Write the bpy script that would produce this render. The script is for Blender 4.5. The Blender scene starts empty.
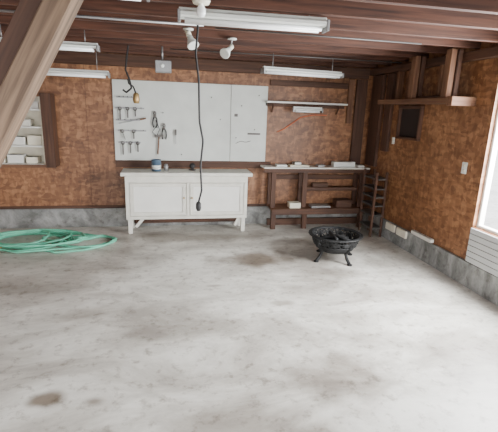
import bpy, bmesh, math, random
from mathutils import Matrix, Vector
random.seed(4)
H=1.7; F=410
R=Matrix.Rotation(-math.radians(11.5),3,'Z')@Matrix.Rotation(math.radians(90-14.5),3,'X')@Matrix.Rotation(math.radians(2),3,'Z')
col=bpy.context.scene.collection

# ---------------------------------------------------------------- materials
def newmat(name):
    m=bpy.data.materials.new(name); m.use_nodes=True
    nt=m.node_tree; b=nt.nodes['Principled BSDF']
    return m,nt,b
def plain(name,c,rough=.6,metal=0,var=.12,scale=8):
    m,nt,b=newmat(name)
    tc=nt.nodes.new('ShaderNodeTexCoord'); n=nt.nodes.new('ShaderNodeTexNoise'); n.inputs['Scale'].default_value=scale; n.inputs['Detail'].default_value=6
    r=nt.nodes.new('ShaderNodeValToRGB')
    r.color_ramp.elements[0].position=.3; r.color_ramp.elements[1].position=.7
    r.color_ramp.elements[0].color=[x*(1-var) for x in c]+[1]; r.color_ramp.elements[1].color=[min(1,x*(1+var)) for x in c]+[1]
    nt.links.new(tc.outputs['Object'],n.inputs['Vector']); nt.links.new(n.outputs['Fac'],r.inputs['Fac']); nt.links.new(r.outputs['Color'],b.inputs['Base Color'])
    b.inputs['Roughness'].default_value=rough; b.inputs['Metallic'].default_value=metal
    return m
def wood(name,c1,c2,axis,rough=.7):
    m,nt,b=newmat(name)
    tc=nt.nodes.new('ShaderNodeTexCoord'); mp=nt.nodes.new('ShaderNodeMapping')
    s=[22,22,22]; s['XYZ'.index(axis)]=1.1; mp.inputs['Scale'].default_value=s
    n=nt.nodes.new('ShaderNodeTexNoise'); n.inputs['Scale'].default_value=1.6; n.inputs['Detail'].default_value=8; n.inputs['Distortion'].default_value=.6
    n2=nt.nodes.new('ShaderNodeTexNoise'); n2.inputs['Scale'].default_value=1.3
    r=nt.nodes.new('ShaderNodeValToRGB'); r.color_ramp.elements[0].position=.32; r.color_ramp.elements[1].position=.68
    r.color_ramp.elements[0].color=list(c1)+[1]; r.color_ramp.elements[1].color=list(c2)+[1]
    mx=nt.nodes.new('ShaderNodeMix'); mx.data_type='RGBA'; mx.blend_type='MULTIPLY'; mx.inputs[0].default_value=.5
    nt.links.new(tc.outputs['Object'],mp.inputs['Vector']); nt.links.new(mp.outputs[0],n.inputs['Vector']); nt.links.new(tc.outputs['Object'],n2.inputs['Vector'])
    nt.links.new(n.outputs['Fac'],r.inputs['Fac']); nt.links.new(r.outputs['Color'],mx.inputs[6]); nt.links.new(n2.outputs['Fac'],mx.inputs[7])
    nt.links.new(mx.outputs[2],b.inputs['Base Color']); b.inputs['Roughness'].default_value=rough
    bp=nt.nodes.new('ShaderNodeBump'); bp.inputs['Strength'].default_value=.2; bp.inputs['Distance'].default_value=.005
    nt.links.new(n.outputs['Fac'],bp.inputs['Height']); nt.links.new(bp.outputs[0],b.inputs['Normal'])
    return m
def osb(name):
    m,nt,b=newmat(name); L=nt.links.new
    tc=nt.nodes.new('ShaderNodeTexCoord'); n0=nt.nodes.new('ShaderNodeTexNoise'); n0.inputs['Scale'].default_value=4
    L(tc.outputs['Object'],n0.inputs['Vector'])
    outs=[]
    for sc,rot in (((9,9,24),(.4,.5,.3)),((22,22,11),(-.5,.3,-.4))):
        mp=nt.nodes.new('ShaderNodeMapping'); mp.inputs['Scale'].default_value=sc; mp.inputs['Rotation'].default_value=rot
        v=nt.nodes.new('ShaderNodeTexVoronoi'); v.inputs['Scale'].default_value=1.3
        add=nt.nodes.new('ShaderNodeMix'); add.data_type='RGBA'; add.blend_type='ADD'; add.inputs[0].default_value=.9
        L(tc.outputs['Object'],mp.inputs['Vector']); L(mp.outputs[0],add.inputs[6]); L(n0.outputs['Color'],add.inputs[7]); L(add.outputs[2],v.inputs['Vector'])
        sep=nt.nodes.new('ShaderNodeSeparateColor'); L(v.outputs['Color'],sep.inputs[0]); outs.append(sep.outputs[0])
    mm=nt.nodes.new('ShaderNodeMath'); mm.operation='ADD'; L(outs[0],mm.inputs[0]); L(outs[1],mm.inputs[1])
    mh=nt.nodes.new('ShaderNodeMath'); mh.operation='MULTIPLY'; mh.inputs[1].default_value=.5; L(mm.outputs[0],mh.inputs[0])
    r=nt.nodes.new('ShaderNodeValToRGB')
    e=r.color_ramp.elements; e[0].position=.1; e[0].color=(.150,.060,.024,1); e[1].position=.9; e[1].color=(.38,.185,.085,1); x=e.new(.5); x.color=(.245,.108,.045,1)
    L(mh.outputs[0],r.inputs['Fac'])
    n2=nt.nodes.new('ShaderNodeTexNoise'); n2.inputs['Scale'].default_value=.9; n2.inputs['Detail'].default_value=4; L(tc.outputs['Object'],n2.inputs['Vector'])
    r2=nt.nodes.new('ShaderNodeValToRGB'); r2.color_ramp.elements[0].position=.35; r2.color_ramp.elements[0].color=(.70,.66,.62,1); r2.color_ramp.elements[1].position=.65; r2.color_ramp.elements[1].color=(1,1,1,1)
    L(n2.outputs['Fac'],r2.inputs['Fac'])
    mx=nt.nodes.new('ShaderNodeMix'); mx.data_type='RGBA'; mx.blend_type='MULTIPLY'; mx.inputs[0].default_value=1
    L(r.outputs['Color'],mx.inputs[6]); L(r2.outputs['Color'],mx.inputs[7])
    L(mx.outputs[2],b.inputs['Base Color']); b.inputs['Roughness'].default_value=.5
    return m
def concrete(name,base,dark,light,rough,sc=1.0,stains_and_patches=()):
    m,nt,b=newmat(name); L=nt.links.new
    tc=nt.nodes.new('ShaderNodeTexCoord')
    n1=nt.nodes.new('ShaderNodeTexNoise'); n1.inputs['Scale'].default_value=1.1*sc; n1.inputs['Detail'].default_value=9; n1.inputs['Roughness'].default_value=.68; n1.inputs['Distortion'].default_value=.5
    mp=nt.nodes.new('ShaderNodeMapping'); mp.inputs['Scale'].default_value=(1,1.8,1); L(tc.outputs['Object'],mp.inputs['Vector']); L(mp.outputs[0],n1.inputs['Vector'])
    r=nt.nodes.new('ShaderNodeValToRGB'); e=r.color_ramp.elements
    e[0].position=.36; e[0].color=list(dark)+[1]; e[1].position=.62; e[1].color=list(light)+[1]; x=e.new(.49); x.color=list(base)+[1]
    L(n1.outputs['Fac'],r.inputs['Fac'])
    n2=nt.nodes.new('ShaderNodeTexNoise'); n2.inputs['Scale'].default_value=11; n2.inputs['Detail'].default_value=8; n2.inputs['Roughness'].default_value=.7; L(tc.outputs['Object'],n2.inputs['Vector'])
    r2=nt.nodes.new('ShaderNodeValToRGB'); r2.color_ramp.elements[0].position=.32; r2.color_ramp.elements[0].color=(.55,.52,.49,1); r2.color_ramp.elements[1].position=.47; r2.color_ramp.elements[1].color=(1,1,1,1)
    L(n2.outputs['Fac'],r2.inputs['Fac'])
    mx=nt.nodes.new('ShaderNodeMix'); mx.data_type='RGBA'; mx.blend_type='MULTIPLY'; mx.inputs[0].default_value=1
    L(r.outputs['Color'],mx.inputs[6]); L(r2.outputs['Color'],mx.inputs[7])
    cur=mx.outputs[2]
    for (sx,sy,rx,ry,strength) in stains_and_patches:
        mp2=nt.nodes.new('ShaderNodeMapping'); mp2.inputs['Location'].default_value=(-sx/rx,-sy/ry,0); mp2.inputs['Scale'].default_value=(1/rx,1/ry,0)
        nn=nt.nodes.new('ShaderNodeTexNoise'); nn.inputs['Scale'].default_value=3.5; nn.inputs['Detail'].default_value=5; L(tc.outputs['Object'],nn.inputs['Vector'])
        L(tc.outputs['Object'],mp2.inputs['Vector'])
        ln=nt.nodes.new('ShaderNodeVectorMath'); ln.operation='LENGTH'; L(mp2.outputs[0],ln.inputs[0])
        ad=nt.nodes.new('ShaderNodeMath'); ad.operation='MULTIPLY_ADD'; ad.inputs[1].default_value=1.6; L(nn.outputs['Fac'],ad.inputs[0]); L(ln.outputs['Value'],ad.inputs[2])
        mr=nt.nodes.new('ShaderNodeMapRange'); mr.interpolation_type='SMOOTHSTEP'; mr.inputs['From Min'].default_value=1.1; mr.inputs['From Max'].default_value=1.9; mr.inputs['To Min'].default_value=strength; mr.inputs['To Max'].default_value=0
        L(ad.outputs[0],mr.inputs['Value'])
        m3=nt.nodes.new('ShaderNodeMix'); m3.data_type='RGBA'; m3.blend_type='MULTIPLY'; L(mr.outputs[0],m3.inputs[0]); L(cur,m3.inputs[6]); m3.inputs[7].default_value=(.32,.27,.23,1)
        cur=m3.outputs[2]
    L(cur,b.inputs['Base Color'])
    mr=nt.nodes.new('ShaderNodeMapRange'); mr.inputs['To Min'].default_value=rough-.12; mr.inputs['To Max'].default_value=rough+.15; L(n1.outputs['Fac'],mr.inputs['Value']); L(mr.outputs[0],b.inputs['Roughness'])
    bp=nt.nodes.new('ShaderNodeBump'); bp.inputs['Strength'].default_value=.15; bp.inputs['Distance'].default_value=.003; L(n2.outputs['Fac'],bp.inputs['Height']); L(bp.outputs[0],b.inputs['Normal'])
    return m

M={}
for ax in 'XYZ':
    M['joist'+ax]=wood('joist_wood_'+ax,(.045,.015,.008),(.150,.056,.030),ax)
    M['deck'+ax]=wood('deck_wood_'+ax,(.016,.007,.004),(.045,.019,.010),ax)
    M['dark'+ax]=wood('dark_wood_'+ax,(.055,.022,.011),(.125,.054,.028),ax)
    M['stud'+ax]=wood('stud_wood_'+ax,(.13,.056,.028),(.28,.135,.070),ax)
    M['brace'+ax]=wood('brace_wood_'+ax,(.085,.050,.030),(.33,.215,.135),ax)
M['osb']=osb('osb_board')
M['floor']=concrete('floor_concrete',(.54,.515,.46),(.36,.33,.29),(.72,.70,.64),.42,.9,
   [(1.0,4.45,.62,.30,.95),(1.7,3.9,.5,.2,.45),(1.1,2.2,.5,.30,.6),(-.72,2.25,.14,.08,1),(-.75,3.3,.3,.12,.5),(2.1,5.1,.9,.25,.7),(.3,1.9,.5,.2,.5),(2.2,2.4,.6,.4,.55),(.2,2.95,.7,.15,.35),(-.45,2.2,.08,.05,.8),(.3,5.35,1.5,.25,.65),(-1.2,3.9,.6,.15,.35),(.75,1.75,.2,.12,.6),(1.0,3.3,.12,.06,.5),(-.35,1.9,.1,.05,.6),(.45,3.75,.12,.04,.6),(1.5,3.0,.3,.1,.35),(-1.8,4.6,.9,.25,.4),(2.3,3.3,.35,.2,.3)])  # stains, plus broad patches that darken the floor towards the back
M['curb']=concrete('curb_concrete',(.22,.22,.21),(.13,.13,.12),(.33,.33,.31),.85,3)
M['drive']=concrete('driveway_concrete',(.45,.44,.42),(.38,.37,.35),(.52,.51,.5),.8,1)
M['white']=plain('white_paint',(.72,.71,.66),.5,var=.05,scale=5)
M['siding']=plain('grey_white_siding',(.50,.50,.49),.5,var=.05,scale=5)
M['offwhite']=plain('aged_white_paint',(.64,.62,.55),.55,var=.10,scale=7)
M['board']=plain('white_hardboard',(.57,.59,.55),.55,var=.08,scale=4)
M['cream']=plain('cream_paint',(.72,.68,.55),.6,var=.08)
M['black']=plain('black_iron',(.005,.005,.005),.65,.1,var=.3,scale=20)
M['rubber']=plain('black_rubber',(.012,.011,.011),.6)
M['grey']=plain('grey_metal',(.28,.28,.28),.4,.5)
M['dsteel']=plain('dark_steel',(.10,.095,.09),.5,.4)
M['lamp']=plain('lamp_enamel',(.68,.70,.66),.4,var=.03)
M['tube']=plain('fluorescent_tube_glass',(.9,.92,.92),.2,var=.02)
M['hose']=plain('green_hose_rubber',(.13,.48,.32),.3,var=.15)
M['orange']=plain('orange_cord',(.6,.13,.04),.5)
M['blue']=plain('blue_can_paint',(.08,.13,.19),.4)
M['brass']=plain('brass',(.45,.30,.13),.45,.6)
M['recess_shade']=plain('painted_recess_shade',(.02,.010,.007),.9)
M['line']=plain('grey_marks',(.13,.12,.11),.8)

# ---------------------------------------------------------------- mesh helpers
def group(name):
    e=bpy.data.objects.new(name,None); e.empty_display_size=.1; col.objects.link(e); return e
def link(name,me,mat,parent):
    o=bpy.data.objects.new(name,me); col.objects.link(o)
    if mat: me.materials.append(M[mat] if isinstance(mat,str) else mat)
    if parent: o.parent=parent
    return o
def box(name,x0,x1,y0,y1,z0,z1,mat,parent=None,bev=.004):
    bm=bmesh.new(); bmesh.ops.create_cube(bm,size=1)
    for v in bm.verts:
        v.co=Vector((x0+(v.co.x+.5)*(x1-x0),y0+(v.co.y+.5)*(y1-y0),z0+(v.co.z+.5)*(z1-z0)))
    bev=min(bev,.3*min(x1-x0,y1-y0,z1-z0))
    if bev>0: bmesh.ops.bevel(bm,geom=bm.edges[:],offset=bev,segments=1,affect='EDGES')
    me=bpy.data.meshes.new(name); bm.to_mesh(me); bm.free()
    return link(name,me,mat,parent)
def beam(name,a,b,w,h,mat,parent=None,bev=.004,up=(0,0,1)):
    a=Vector(a); b=Vector(b); d=(b-a); L=d.length; z=d.normalized(); x=Vector(up).cross(z)
    if x.length<1e-4: x=Vector((1,0,0))
    x.normalize(); y=z.cross(x)
    bm=bmesh.new(); bmesh.ops.create_cube(bm,size=1)
    for v in bm.verts: v.co=Vector((v.co.x*w,v.co.y*h,v.co.z*L))
    if bev>0: bmesh.ops.bevel(bm,geom=bm.edges[:],offset=bev,segments=1,affect='EDGES')
    me=bpy.data.meshes.new(name); bm.to_mesh(me); bm.free()
    o=link(name,me,mat,parent)
    mt=Matrix((x,y,z)).transposed().to_4x4(); mt.translation=(a+b)/2; o.matrix_world=mt
    return o
def lathe(name,prof,c,mat,parent=None,axis=(0,0,1),seg=28):
    bm=bmesh.new(); rings=[]
    for r,z in prof:
        if r<1e-5: rings.append([bm.verts.new((0,0,z))])
        else: rings.append([bm.verts.new((r*math.cos(2*math.pi*i/seg),r*math.sin(2*math.pi*i/seg),z)) for i in range(seg)])
    for A,B in zip(rings,rings[1:]):
        for i in range(seg):
            j=(i+1)%seg
            if len(A)==1 and len(B)==1: continue
            if len(A)==1: bm.faces.new((A[0],B[i],B[j]))
            elif len(B)==1: bm.faces.new((A[i],A[j],B[0]))
            else: bm.faces.new((A[i],A[j],B[j],B[i]))
    bmesh.ops.recalc_face_normals(bm,faces=bm.faces[:])
    for f in bm.faces: f.smooth=True
    me=bpy.data.meshes.new(name); bm.to_mesh(me); bm.free()
    o=link(name,me,mat,parent)
    q=Vector((0,0,1)).rotation_difference(Vector(axis).normalized())
    o.matrix_world=Matrix.Translation(Vector(c))@q.to_matrix().to_4x4()
    return o
def cyl(name,a,b,r,mat,parent=None,seg=16):
    a=Vector(a); b=Vector(b); L=(b-a).length
    return lathe(name,[(0,0),(r,0),(r,L),(0,L)],a,mat,parent,axis=b-a,seg=seg)
def tube(name,pts,r,mat,parent=None,cyclic=False,smooth=True):
    cu=bpy.data.curves.new(name,'CURVE'); cu.dimensions='3D'; cu.bevel_depth=r; cu.bevel_resolution=3; cu.resolution_u=6; cu.use_fill_caps=True
    if smooth:
        s=cu.splines.new('NURBS'); s.order_u=4; s.use_endpoint_u=not cyclic
    else: s=cu.splines.new('POLY')
    s.points.add(len(pts)-1)
    for p,q in zip(s.points,pts): p.co=(*q,1)
    s.use_cyclic_u=cyclic
    cu.materials.append(M[mat]); o=bpy.data.objects.new(name,cu); col.objects.link(o)
    dg=bpy.context.evaluated_depsgraph_get(); me=bpy.data.meshes.new_from_object(o.evaluated_get(dg)); 
    bpy.data.objects.remove(o); 
    for p in me.polygons: p.use_smooth=True
    o=bpy.data.objects.new(name,me); col.objects.link(o)
    if parent: o.parent=parent
    return o

# ---------------------------------------------------------------- room shell
XR=3.04; YB=6.0; XL=-3.3; YF=-1.2
box('floor',XL-.15,XR+.15,YF,YB+.15,-.12,0,'floor',bev=0)
box('driveway_ground',-25,25,-30,YF,-.14,-.02,'drive',bev=0)
box('yard_ground',XR+.151,25,YF+.001,30,-.14,-.03,'drive',bev=0)
g=group('wall_back')
box('concrete_curb',XL,XR+.15,YB-.03,YB+.15,0,.27,'curb',g)
box('osb_panel',XL,XR+.15,YB,YB+.12,.27,2.62,'osb',g,0)
box('sill_plate',XL,XR,YB-.012,YB-.001,.27,.31,'darkX',g)
for i,x in enumerate((-1.06,)): box('panel_seam_%d'%i,x-.002,x+.002,YB-.003,YB-.001,.31,2.3,'darkZ',g,0)
WY0,WY1,WZ0,WZ1=2.1,3.50,.62,2.06
g=group('wall_right')
box('concrete_curb',XR-.03,XR+.15,YF,YB-.031,0,.26,'curb',g)
box('osb_far',XR,XR+.12,WY1,YB,.26,2.62,'osb',g,0)
box('osb_near',XR,XR+.12,YF,WY0,.26,2.62,'osb',g,0)
box('osb_below_window',XR,XR+.12,WY0,WY1,.26,WZ0,'osb',g,0)
box('osb_above_window',XR,XR+.12,WY0,WY1,WZ1,2.62,'osb',g,0)
box('top_plate',XR-.09,XR-.001,YF,YB-.04,2.25,2.335,'darkY',g)
g=group('wall_left')
box('osb_panel_left',XL-.12,XL,YF,YB,.26,2.62,'osb',g,0)
box('concrete_curb_left',XL-.12,XL+.03,YF,YB-.031,0,.26,'curb',g)
g=group('ceiling')
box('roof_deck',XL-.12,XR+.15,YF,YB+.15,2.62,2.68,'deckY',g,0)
y=YB-.05; k=0
random.seed(11)
while y>YF+.1:
    box('joist_%d'%k,XL,XR,y-.042,y,2.36+random.uniform(-.012,.012),2.61,'joistX',g); y-=.42; k+=1
box('blocking_a',.62,.66,YF+.2,YB-.5,2.50,2.615,'deckY',g)
box('blocking_b',-1.5,-1.46,YF+.2,YB-.5,2.50,2.615,'deckY',g)
box('top_plate_back',XL,XR-.1,YB-.09,YB-.002,2.20,2.345,'darkX',g)

# window
g=group('window_1')
fx0,fx1=XR+.04,XR+.1
for n,a in dict(jamb_far=(WY1-.03,WY1,WZ0,WZ1),jamb_near=(WY0,WY0+.035,WZ0,WZ1),sill=(WY0+.036,WY1-.031,WZ0,WZ0+.03),head=(WY0+.036,WY1-.031,WZ1-.03,WZ1),mullion=((WY0+WY1)/2-.02,(WY0+WY1)/2+.02,WZ0+.036,WZ1-.036)).items():
    box(n,fx0,fx1,*a,'white',g)
g=group('siding_panel')
for i in range(6):
    z=.262+i*.060
    beam('slat_%d'%i,(XR-.022,WY0-.3,z+.03),(XR-.022,WY1-.01,z+.03),.014,.054,'siding',g,.002)
box('backer',XR-.014,XR-.002,WY0-.3,WY1-.01,.262,.615,'grey',g,.001)

# ---------------------------------------------------------------- diagonal brace near camera
g=group('diagonal_timber_brace')
beam('brace_post',(-1.56,2.0,.06),(-.28,2.0,2.36),.10,.145,'braceZ',g,.006,up=(0,1,0))
beam('brace_shade_side',(-1.68,2.04,.06),(-.40,2.04,2.36),.09,.04,'darkZ',g,.004,up=(0,1,0))  # added dark board: the brace's shaded left side, put into colour

# ---------------------------------------------------------------- pegboard
g=group('white_tool_board')
yb=YB-.003
box('board_left',-.71,.895,yb-.02,yb,.96,2.035,'board',g,.003)
box('board_right',.90,1.43,yb-.022,yb,.96,2.035,'board',g,.003)
box('dark_backsplash',-.71,1.52,yb-.03,yb,.865,.955,'darkX',g)
yt=yb-.045
for i,(x0,x1,z) in enumerate([(-.68,-.30,1.66),(-.66,-.42,1.80),(-.68,-.36,1.50),(-.66,-.28,1.36),(-.66,-.36,1.20)]):
    box('tool_rail_%d'%i,x0,x1,yb-.045,yb-.021,z,z+.018,'grey',g,.002)
    for j in range(4):
        xx=x0+.04+j*(x1-x0-.08)/3; cyl('peg_%d_%d'%(i,j),(xx,yb-.045,z+.01),(xx,yb-.075,z+.02),.005,'rubber',g,8)
def wrench(x,z,L,t=0,mat='line'):
    dx,dz=math.sin(t)*L,-math.cos(t)*L
    beam('wrench_shaft',(x,yt,z),(x+dx,yt,z+dz),.018,.008,mat,g,.002)
    lathe('wrench_head',[(.012,-.004),(.026,-.004),(.026,.004),(.012,.004),(.012,-.004)],(x,yt,z),mat,g,axis=(0,1,0),seg=14)
def pliers(x,z):
    lathe('plier_pivot',[(0,-.01),(.018,-.01),(.018,.01),(0,.01)],(x,yt,z),'line',g,axis=(0,1,0),seg=12)
    for s in (-1,1):
        tube('plier_handle',[(x,yt,z),(x+s*.025,yt,z-.05),(x+s*.03,yt,z-.11),(x+s*.02,yt,z-.16)],.009,'rubber',g)
        tube('plier_jaw',[(x,yt,z),(x+s*.015,yt,z+.025),(x+s*.004,yt,z+.06)],.008,'line',g)
wrench(-.62,1.66,.15); wrench(-.52,1.66,.12); wrench(-.42,1.66,.10)
wrench(-.60,1.36,.12,.3); wrench(-.45,1.36,.10); wrench(-.60,1.20,.16); wrench(-.50,1.20,.14); wrench(-.40,1.20,.12)
beam('saw_blade',(-.64,yt,1.46),(-.36,yt,1.52),.05,.006,'grey',g,.001); beam('saw_handle',(-.36,yt,1.52),(-.28,yt,1.54),.09,.02,'studX',g)
pliers(-.16,1.58); pliers(-.04,1.42)
beam('hammer_handle',(-.13,yt,1.05),(-.11,yt,1.30),.022,.018,'studZ',g); beam('hammer_head',(-.17,yt,1.30),(-.05,yt,1.31),.03,.03,'line',g)
beam('screwdriver_shaft',(.12,yt,1.20),(.12,yt,1.32),.008,.008,'grey',g,.001); beam('screwdriver_grip',(.12,yt,1.32),(.12,yt,1.40),.024,.024,'line',g)
tube('hanging_wire',[(-.15,yt,1.52),(-.1,yt,1.40),(-.14,yt,1.30),(-.2,yt,1.36),(-.14,yt,1.44)],.005,'rubber',g)
for i,(x,z) in enumerate([(-.05,1.62),(.62,1.85),(.75,1.55),(1.05,1.75),(.98,1.3),(1.25,1.42),(.2,1.05),(1.3,1.9)]):
    cyl('nail_hook_%d'%i,(x,yb-.021,z),(x,yb-.05,z+.006),.006,'rubber',g,8)
box('wall_label',.95,1.00,yb-.026,yb-.0225,1.60,1.64,'line',g,.001)
box('paper_label',1.15,1.34,yb-.026,yb-.0225,1.35,1.375,'line',g,.001)
tube('pencil_line',[(.98,yb-.024,1.22),(1.05,yb-.024,1.255),(1.13,yb-.024,1.24),(1.2,yb-.024,1.26)],.004,'line',g)

# ---------------------------------------------------------------- bench cabinet
g=group('white_workbench_cabinet')
x0,x1,yf,ybk=-.56,1.10,5.58,5.93
box('countertop',x0-.05,x1+.06,yf-.04,ybk+.03,.80,.85,'offwhite',g,.006)
box('carcass',x0+.005,x1-.005,yf+.02,ybk,.21,.80,'offwhite',g,.003)
box('rail_top',x0,x1,yf,yf+.021,.71,.80,'offwhite',g)
box('rail_bottom',x0,x1,yf,yf+.021,.20,.245,'offwhite',g)
box('stile_left',x0,x0+.05,yf,yf+.021,.245,.71,'offwhite',g)
box('stile_right',x1-.05,x1,yf,yf+.021,.245,.71,'offwhite',g)
mid=.27
box('stile_mid',mid-.02,mid+.02,yf+.002,yf+.021,.245,.71,'offwhite',g)
for n,a,b in (('left',x0+.058,mid-.028),('right',mid+.028,x1-.058)):
    box('door_%s_panel'%n,a+.05,b-.05,yf+.006,yf+.02,.30,.66,'white',g,.002)
    box('door_%s_rail_t'%n,a,b,yf-.004,yf+.019,.655,.703,'offwhite',g)
    box('door_%s_rail_b'%n,a,b,yf-.004,yf+.019,.252,.30,'offwhite',g)
    box('door_%s_stile_a'%n,a,a+.05,yf-.004,yf+.019,.30,.655,'offwhite',g)
    box('door_%s_stile_b'%n,b-.05,b,yf-.004,yf+.019,.30,.655,'offwhite',g)
cyl('knob_l',(mid-.055,yf-.004,.5),(mid-.055,yf-.03,.5),.012,'brass',g)
cyl('knob_r',(mid+.055,yf-.004,.5),(mid+.055,yf-.03,.5),.012,'brass',g)
for n,x in (('fl',x0+.05),('fr',x1-.05)):
    beam('leg_'+n,(x,yf+.03,.0),(x,yf+.03,.21),.055,.06,'offwhite',g)
    beam('leg_b'+n,(x,ybk-.04,.0),(x,ybk-.04,.21),.055,.06,'offwhite',g)
beam('brace_l',(x0+.22,yf+.06,.20),(x0+.12,yf+.06,.08),.03,.04,'offwhite',g)
beam('brace_r',(x1-.10,yf+.06,.20),(x1-.16,yf+.06,.08),.03,.04,'offwhite',g)
box('stretcher',x0+.08,x1-.08,ybk-.06,ybk-.02,.07,.12,'darkX',g)

g=group('paint_can')
cx,cy,z0=-.15,5.72,.851
lathe('can_body',[(0,0),(.062,0),(.062,.14),(.066,.145),(.066,.155),(.055,.155),(.055,.148),(0,.148)],(cx,cy,z0),'blue',g)
lathe('can_band',[(.0632,.03),(.0632,.08)],(cx,cy,z0),'lamp',g)
tube('can_handle',[(cx-.066,cy,z0+.12),(cx-.07,cy-.04,z0+.06),(cx,cy-.085,z0+.04),(cx+.07,cy-.04,z0+.06),(cx+.066,cy,z0+.12)],.002,'grey',g)
g=group('glass_jar')
lathe('jar',[(0,0),(.03,0),(.032,.06),(.022,.075),(.022,.09),(0,.09)],(-.02,5.74,z0),'grey',g)
g=group('desk_fan')
bx,by=.34,5.80
lathe('fan_base',[(0,0),(.05,0),(.05,.01),(.012,.02),(0,.02)],(bx,by,z0),'rubber',g)
lathe('fan_head',[(0,0),(.02,0),(.04,.02),(.04,.04),(0,.045)],(bx,by-.02,z0+.06),'rubber',g,axis=(0,-1,.2))
cyl('fan_neck',(bx,by,z0+.015),(bx,by,z0+.06),.007,'rubber',g)

# ---------------------------------------------------------------- left wall cabinet
g=group('open_wall_cabinet')
a0,a1,c0,c1,d0,d1=-2.50,-1.56,.90,1.80,YB-.24,YB-.002
box('back_panel',a0,a1,d1-.012,d1,c0,c1,'cream',g,.001)
box('bottom',a0,a1,d0,d1-.013,c0,c0+.025,'white',g)
box('top',a0,a1,d0,d1-.013,c1-.025,c1,'studX',g)
box('side_left',a0,a0+.02,d0,d1-.013,c0+.026,c1-.026,'white',g)
box('side_right',a1-.02,a1,d0,d1-.013,c0+.026,c1-.026,'cream',g)
for i,z in enumerate((1.14,1.38,1.60)): box('shelf_%d'%i,a0+.021,a1-.021,d0+.005,d1-.013,z,z+.022,'white',g)
box('face_post',a1+.001,a1+.12,d0-.02,d1-.013,c0-.02,c1+.02,'darkZ',g)
box('face_bottom',a0,a1,d0-.02,d0-.001,c0-.02,c0+.02,'studX',g)
random.seed(2)
for zi,z in enumerate((.926,1.163,1.403,1.623)):
    x=a0+.06
    while x<a1-.2:
        w=random.uniform(.12,.22); h=random.uniform(.07,.13)
        mt=random.choice(['cream','white','offwhite'])
        box('stored_bin_%d_%d'%(zi,int(x*100)),x,x+w,d0+.06,d0+.18,z,z+h,mt,g)
        box('stored_bin_lip_%d_%d'%(zi,int(x*100)),x-.006,x+w+.006,d0+.053,d0+.187,z+h-.012,z+h,mt,g,.002); x+=w+.03

# ---------------------------------------------------------------- fluorescent fixtures
def fixture(a,b,z,w=.13,h=.06,chain=None,name='fluorescent_light'):
    g=group(name); a=Vector((*a,z)); b=Vector((*b,z)); d=(b-a).normalized(); s=Vector((-d.y,d.x,0))
    beam('housing',a,b,w,h,'lamp',g,.012)
    beam('ballast_cover',a+Vector((0,0,h/2+.01)),b+Vector((0,0,h/2+.01)),w*.45,.02,'lamp',g,.004)
    for i,q in enumerate((-.3,.3)):
        cyl('tube_%d'%i,a+d*.04+s*w*q+Vector((0,0,-h/2-.016)),b-d*.04+s*w*q+Vector((0,0,-h/2-.016)),.014,'tube',g,12)
    for i,p in enumerate((a,b)):
        beam('end_cap_%d'%i,p-d*.008+Vector((0,0,-.012)),p+d*.012+Vector((0,0,-.012)),w*1.02,h+.03,'grey',g,.003)
    if chain:
        for i,t in enumerate((.12,.88)):
            p=a.lerp(b,t); cyl('hanger_%d'%i,p+Vector((0,0,h/2)),Vector((p.x,p.y,chain)),.004,'grey',g,8)
fixture((.09,3.04),(1.12,3.01),2.305,chain=2.36,h=.045,w=.11)
fixture((1.12,5.0),(2.18,5.18),2.17,chain=2.36,w=.12,h=.03)
fixture((-1.72,5.3),(-.66,5.3),2.05,chain=2.36,w=.12,h=.03)
fixture((-1.55,4.3),(-.62,4.3),2.22,chain=2.36,w=.10,h=.025)
fixture((-.62,2.75),(-.10,2.75),2.345,w=.07,h=.02)

def spot(p,aim,name='spot_lamp',top=2.36):
    g=group(name); p=Vector(p); aim=Vector(aim).normalized()
    lathe('reflector',[(0,-.06),(.022,-.06),(.026,-.02),(.05,.035),(.052,.05),(.045,.052),(0,.045)],p,'lamp',g,axis=aim)
    cyl('socket',p-aim*.105,p-aim*.055,.024,'cream',g)
    cyl('stem',p-aim*.09,(p.x-aim.x*.09,p.y,top),.008,'grey',g,8)
    lathe('ceiling_plate',[(0,0),(.045,0),(.045,.012),(0,.012)],(p.x-aim.x*.09,p.y,top-.012),'lamp',g)
spot((.22,3.85,2.26),(.3,-.5,-.8))
spot((.58,4.2,2.24),(-.5,-.6,-.5))
g=group('light_bulb')
lathe('bulb',[(0,-.06),(.02,-.055),(.03,-.035),(.028,-.01),(.014,.015),(.014,.03),(0,.03)],(.225,2.86,2.32),'tube',g)
lathe('bulb_holder',[(0,0),(.05,0),(.06,.02),(0,.02)],(.225,2.86,2.339),'cream',g)
g=group('metal_junction_box')
box('box_body',-.12,.06,5.0,5.12,2.08,2.21,'grey',g,.008); cyl('conduit',(-.04,5.06,2.21),(-.04,5.06,2.36),.012,'grey',g)
cyl('knockout',(-.04,5.0,2.15),(-.04,4.992,2.15),.022,'lamp',g)
g=group('ceiling_conduit')
cyl('conduit_run_a',(-1.6,3.55,2.338),(.3,3.55,2.338),.010,'grey',g,10)
cyl('conduit_run_b',(.4,3.62,2.338),(2.3,3.66,2.338),.006,'dsteel',g,10)
cyl('conduit_run_c',(.05,5.06,2.338),(2.9,5.0,2.338),.007,'dsteel',g,10)

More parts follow.
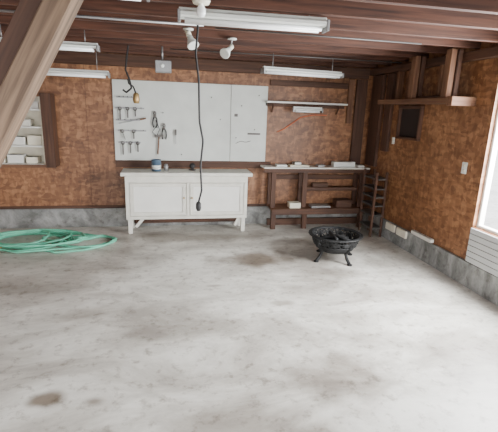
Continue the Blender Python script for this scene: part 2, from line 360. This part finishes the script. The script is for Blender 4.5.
g=group('hanging_extension_cord')
tube('cord',[(.235,3.3,2.365),(.235,3.3,2.25),(.22,3.3,2.1),(.245,3.3,1.9),(.25,3.3,1.6),(.28,3.3,1.45),(.26,3.31,1.25),(.27,3.3,1.05),(.245,3.3,.95)],.008,'rubber',g)
lathe('plug_socket',[(0,0),(.014,0),(.022,.02),(.022,.06),(.014,.075),(0,.075)],(.245,3.3,.88),'rubber',g)
g=group('hanging_work_light')
tube('cord',[(-.42,5.2,2.365),(-.44,5.2,2.25),(-.46,5.2,2.1),(-.42,5.2,2.0),(-.40,5.2,1.9),(-.46,5.2,1.85),(-.5,5.2,1.88)],.011,'rubber',g)
lathe('cage_light',[(0,0),(.03,0),(.04,.04),(.035,.10),(.02,.12),(0,.12)],(-.35,5.2,1.73),'brass',g)
tube('hook',[(-.35,5.2,1.84),(-.38,5.2,1.92),(-.43,5.2,1.95),(-.44,5.2,2.0)],.009,'rubber',g)

# ---------------------------------------------------------------- back-right wall shelving
g=group('upper_wall_shelf')
box('shelf_board',1.40,2.62,5.86,YB-.002,1.81,1.835,'white',g)
box('shelf_cleat',1.40,2.62,YB-.025,YB-.002,1.76,1.809,'darkX',g)
for i,x in enumerate((1.5,2.0,2.5)):
    beam('bracket_%d'%i,(x,YB-.015,1.68),(x,5.89,1.795),.025,.02,'darkZ',g)
fixture((1.78,5.84),(2.22,5.86),1.735,w=.06,h=.03)
g=group('orange_extension_cord')
tube('cord',[(1.60,YB-.012,1.40),(1.70,YB-.012,1.44),(1.85,YB-.014,1.55),(1.95,YB-.014,1.62),(2.15,YB-.014,1.66),(2.35,YB-.014,1.66)],.007,'orange',g)
g=group('wooden_wall_shelves')
sx0,sx1,sy0,sy1=1.48,3.0,5.72,YB-.035
box('top_board',sx0-.12,sx1,sy0,sy1,.89,.912,'white',g)
box('top_front_rail',sx0-.12,sx1,sy0-.022,sy0-.001,.835,.912,'darkX',g)
box('top_edge_strip',sx0-.12,sx1,sy0-.026,sy0-.0225,.893,.913,'offwhite',g,.001)
box('lower_board',sx0,sx1,sy0-.10,sy1,.285,.31,'studX',g)
box('lower_front_rail',sx0,sx1,sy0-.122,sy0-.101,.23,.315,'darkX',g)
box('middle_board',1.96+.06,2.86,sy0+.08,sy1-.041,.575,.60,'studX',g)
box('middle_rail',1.96+.06,2.86,sy0+.06,sy0+.079,.55,.605,'darkX',g)
box('floor_rail',sx0,sx1,sy1-.10,sy1-.05,.0,.10,'darkX',g)
for i,x in enumerate((sx0,1.96,2.86)):
    box('post_front_%d'%i,x,x+.07,sy0+.001,sy0+.04,.311,.884,'darkZ',g)
    box('post_base_%d'%i,x,x+.07,sy0-.08,sy0-.02,0,.284,'darkZ',g)
    box('post_back_%d'%i,x,x+.07,sy1-.04,sy1-.001,.311,.884,'darkZ',g)
box('wall_cleat',sx0,sx1,sy1-.02,sy1+.002,.70,.77,'darkX',g)
for i,(x,w,h,m,yy) in enumerate([(1.56,.16,.03,'lamp',5.76),(1.76,.30,.025,'cream',5.76),(1.85,.10,.06,'lamp',5.82),(2.2,.1,.03,'grey',5.77),(2.44,.34,.08,'lamp',5.76),(2.84,.1,.03,'offwhite',5.77)]):
    box('stored_item_%d'%i,x,x+w,yy,yy+.12,.913,.913+h,m,g,.005)
box('item_low_a',1.76,1.93,5.66,5.8,.311,.39,'cream',g); box('item_low_b',2.1,2.4,5.66,5.8,.311,.345,'grey',g)
box('item_low_c',2.5,2.75,5.68,5.85,.311,.42,'darkX',g); box('item_mid',2.15,2.4,5.82,5.9,.601,.66,'darkX',g)
g=group('dark_slatted_rack')
for i,(x,y) in enumerate(((2.82,5.15),(2.97,5.15),(2.82,5.5),(2.97,5.5))):
    box('upright_%d'%i,x-.016,x+.016,y-.016,y+.016,0,.93,'darkZ',g)
for i,z in enumerate((.12,.30,.44,.56,.68,.82)):
    box('tray_%d'%i,2.805,2.985,5.136,5.514,z,z+.025,'dsteel',g)

g=group('corner_posts')
box('post_a',2.78,2.95,YB-.05,YB-.002,.92,2.19,'darkZ',g)
box('post_a2',2.66,2.74,YB-.04,YB-.002,1.55,2.19,'studZ',g)
box('header_strip',1.46,2.65,YB-.03,YB-.002,2.05,2.13,'darkX',g)
box('post_b',XR-.05,XR-.002,5.58,5.88,.95,2.24,'darkZ',g)
box('post_c',XR-.05,XR-.002,5.30,5.46,1.2,2.24,'darkZ',g)
g=group('dark_wall_niche')
ny0,ny1,nz0,nz1=4.62,5.06,1.43,1.78
box('recess_shade_sheet',XR-.012,XR-.002,ny0,ny1,nz0,nz1,'recess_shade',g,.001)  # flat near-black sheet on the wall, the niche's inner shade painted in
box('frame_t',XR-.05,XR-.002,ny0-.03,ny1+.03,nz1,nz1+.04,'darkY',g)
box('frame_b',XR-.05,XR-.002,ny0-.03,ny1+.03,nz0-.03,nz0,'darkY',g)
box('frame_l',XR-.05,XR-.002,ny1,ny1+.03,nz0,nz1,'darkZ',g)
box('frame_r',XR-.05,XR-.002,ny0-.03,ny0,nz0,nz1,'darkZ',g)
g=group('hanging_wood_shelf')
box('shelf_board',XR-.24,XR-.004,3.85,5.25,1.835,1.86,'darkY',g)
box('front_rail',XR-.265,XR-.241,3.83,5.27,1.83,1.89,'studY',g)
for i,y in enumerate((3.90,4.52)):
    box('hanger_front_%d'%i,XR-.24,XR-.18,y,y+.09,1.861,2.36,'studZ',g)
    box('hanger_back_%d'%i,XR-.16,XR-.11,y,y+.09,1.861,2.36,'darkZ',g)
for i,y in enumerate((4.25,4.86,5.12)):
    box('wall_stud_%d'%i,XR-.085,XR-.004,y,y+.045,1.861,2.249,'studZ',g)
box('end_block',XR-.28,XR-.004,3.74,3.829,1.81,1.90,'studX',g)
box('stored_plank',XR-.17,XR-.12,4.0,4.51,1.861,1.92,'darkY',g)

def outlet(y,z,name='wall_outlet',w=.075,h=.12):
    g=group(name); box('plate',XR-.012,XR-.002,y-w/2,y+w/2,z-h/2,z+h/2,'lamp',g,.003)
    for i in (-1,1):
        cyl('socket_%d'%i,(XR-.012,y,z+i*h*.22),(XR-.015,y,z+i*h*.22),.016,'cream',g,12)
outlet(3.75,1.19)
outlet(5.2,1.36,w=.06,h=.09)
g=group('curb_power_strip')
beam('strip_body',(XR-.028,4.05,.29),(XR-.028,4.45,.29),.05,.045,'offwhite',g)
for i in range(4): cyl('socket_%d'%i,(XR-.028,4.1+i*.1,.312),(XR-.028,4.1+i*.1,.316),.014,'grey',g,10)
g=group('pale_curb_blocks')
for i in range(2): box('block_%d'%i,XR-.06,XR-.031,4.55+i*.28,4.77+i*.28,.16,.255,'cream',g)

# ---------------------------------------------------------------- garden hose
g=group('garden_hose')
random.seed(7); pts=[]
laps=[(-1.72,5.30,.48,.34),(-1.62,5.36,.42,.28),(-1.80,5.22,.50,.36),(-1.55,5.28,.36,.26),(-1.75,5.38,.52,.30),(-1.50,5.22,.50,.30),(-1.85,5.30,.36,.26),(-1.60,5.20,.58,.34)]
for lap,(ox,oy,rx,ry) in enumerate(laps):
    nx=laps[min(lap+1,len(laps)-1)]
    for q in range(12):
        f=q/12; t=f*2*math.pi+lap*2*math.pi
        X=[ox*(1-f)+nx[0]*f,oy*(1-f)+nx[1]*f,rx*(1-f)+nx[2]*f,ry*(1-f)+nx[3]*f]
        pts.append((X[0]+X[2]*math.cos(t),X[1]+X[3]*math.sin(t),.014+.011*lap+.012*random.random()))
pts+=[(-1.2,5.3,.05),(-1.0,5.45,.02),(-.75,5.42,.014),(-.68,5.25,.014),(-.85,5.08,.014),(-1.15,5.0,.014),(-1.4,4.92,.03),(-1.7,4.86,.03),(-1.95,4.98,.04)]
tube('hose_coil',pts,.0125,'hose',g)
tube('hose_loop',[(-1.05+.38*math.cos(t*.5),5.24+.24*math.sin(t*.5)+.03*math.sin(t),.014+.004*t/3) for t in range(13)],.0125,'hose',g)
tube('hose_loop_b',[(-1.25+.34*math.cos(t*.5),5.42+.16*math.sin(t*.5),.014+.004*t/3) for t in range(13)],.0125,'hose',g)
tube('hose_tail',[(-1.5,4.98,.02),(-1.3,4.86,.014),(-1.0,4.92,.014),(-.8,5.05,.014),(-.66,5.3,.03),(-.85,5.45,.03),(-1.1,5.36,.03)],.0125,'hose',g)
cyl('brass_coupling',(-1.93,5.01,.035),(-1.98,5.05,.035),.017,'brass',g)

# ---------------------------------------------------------------- fire pit
g=group('fire_pit_bowl')
fx,fy=1.95,4.38
prof=[(0,.09),(.10,.095),(.18,.115),(.225,.15),(.245,.195),(.238,.195),(.218,.153),(.175,.122),(.10,.102),(0,.098)]
lathe('bowl_pan',prof,(fx,fy,0),'black',g,seg=40)
def ring(n,r,z,rr): tube(n,[(fx+r*math.cos(i*math.pi/12),fy+r*math.sin(i*math.pi/12),z) for i in range(24)],rr,'black',g,cyclic=True)
ring('pan_ring',.248,.195,.010); ring('mid_ring',.268,.25,.008); ring('top_ring',.285,.302,.013); ring('outer_rim_ring',.312,.306,.010)
lathe('rim_plate',[(.275,.302),(.315,.306),(.315,.312),(.275,.308),(.275,.302)],(fx,fy,0),'black',g,seg=40)
for i in range(26):
    a=i*math.pi/13; b=a+math.pi/13
    for s,(p,q) in enumerate(((a,b),(b,a))):
        tube('basket_bar_%d_%d'%(i,s),[(fx+.246*math.cos(p),fy+.246*math.sin(p),.195),(fx+.285*math.cos(q),fy+.285*math.sin(q),.302)],.008,'black',g,smooth=False)
for i in range(13):
    a=i*2*math.pi/13; c,s=math.cos(a),math.sin(a); t=Vector((-s,c,0)); p=Vector((fx+.266*c,fy+.266*s,.248))
    beam('cutout_plate_%d'%i,p-t*.034,p+t*.034,.006,.055,'black',g,.002)
for i in range(4):
    a=math.radians(20+90*i); c,s=math.cos(a),math.sin(a)
    tube('leg_%d'%i,[(fx+.27*c,fy+.27*s,.28),(fx+.25*c,fy+.25*s,.19),(fx+.19*c,fy+.19*s,.12),(fx+.22*c,fy+.22*s,.06),(fx+.27*c,fy+.27*s,.012)],.018,'black',g)
    cyl('foot_%d'%i,(fx+.27*c,fy+.27*s,0),(fx+.27*c,fy+.27*s,.014),.03,'black',g)
for i in range(9):
    q=-.20+.05*i; L=math.sqrt(.245**2-q*q); cyl('grate_%d'%i,(fx-L,fy+q,.21),(fx+L,fy+q,.21),.007,'black',g,8)
random.seed(5)
for i in range(5):
    a=random.uniform(0,3.1); c,s=math.cos(a),math.sin(a); ox,oy=random.uniform(-.05,.05),random.uniform(-.05,.05)
    cyl('charred_log_%d'%i,(fx+ox-.15*c,fy+oy-.15*s,.235+.012*i),(fx+ox+.15*c,fy+oy+.15*s,.235+.012*i),.02,'black',g,10)

# ---------------------------------------------------------------- light
w=bpy.data.worlds.new('overcast_sky'); bpy.context.scene.world=w; w.use_nodes=True
bg=w.node_tree.nodes['Background']; bg.inputs[0].default_value=(.95,.965,1,1); bg.inputs[1].default_value=8.0
def area(name,loc,rot,sx,sy,p,c=(1,1,1)):
    l=bpy.data.lights.new(name,'AREA'); l.shape='RECTANGLE'; l.size=sx; l.size_y=sy; l.energy=p; l.color=c
    o=bpy.data.objects.new(name,l); col.objects.link(o); o.location=loc; o.rotation_euler=rot
area('window_daylight',(XR+.35,(WY0+WY1)/2,1.35),(0,math.radians(75),0),1.3,1.4,420,(.96,.98,1))

c=bpy.data.cameras.new('camera'); o=bpy.data.objects.new('camera',c); col.objects.link(o)
o.matrix_world=Matrix.Translation((0,0,H))@R.to_4x4(); c.sensor_width=36; c.lens=36*F/498; c.clip_start=.05
bpy.context.scene.camera=o
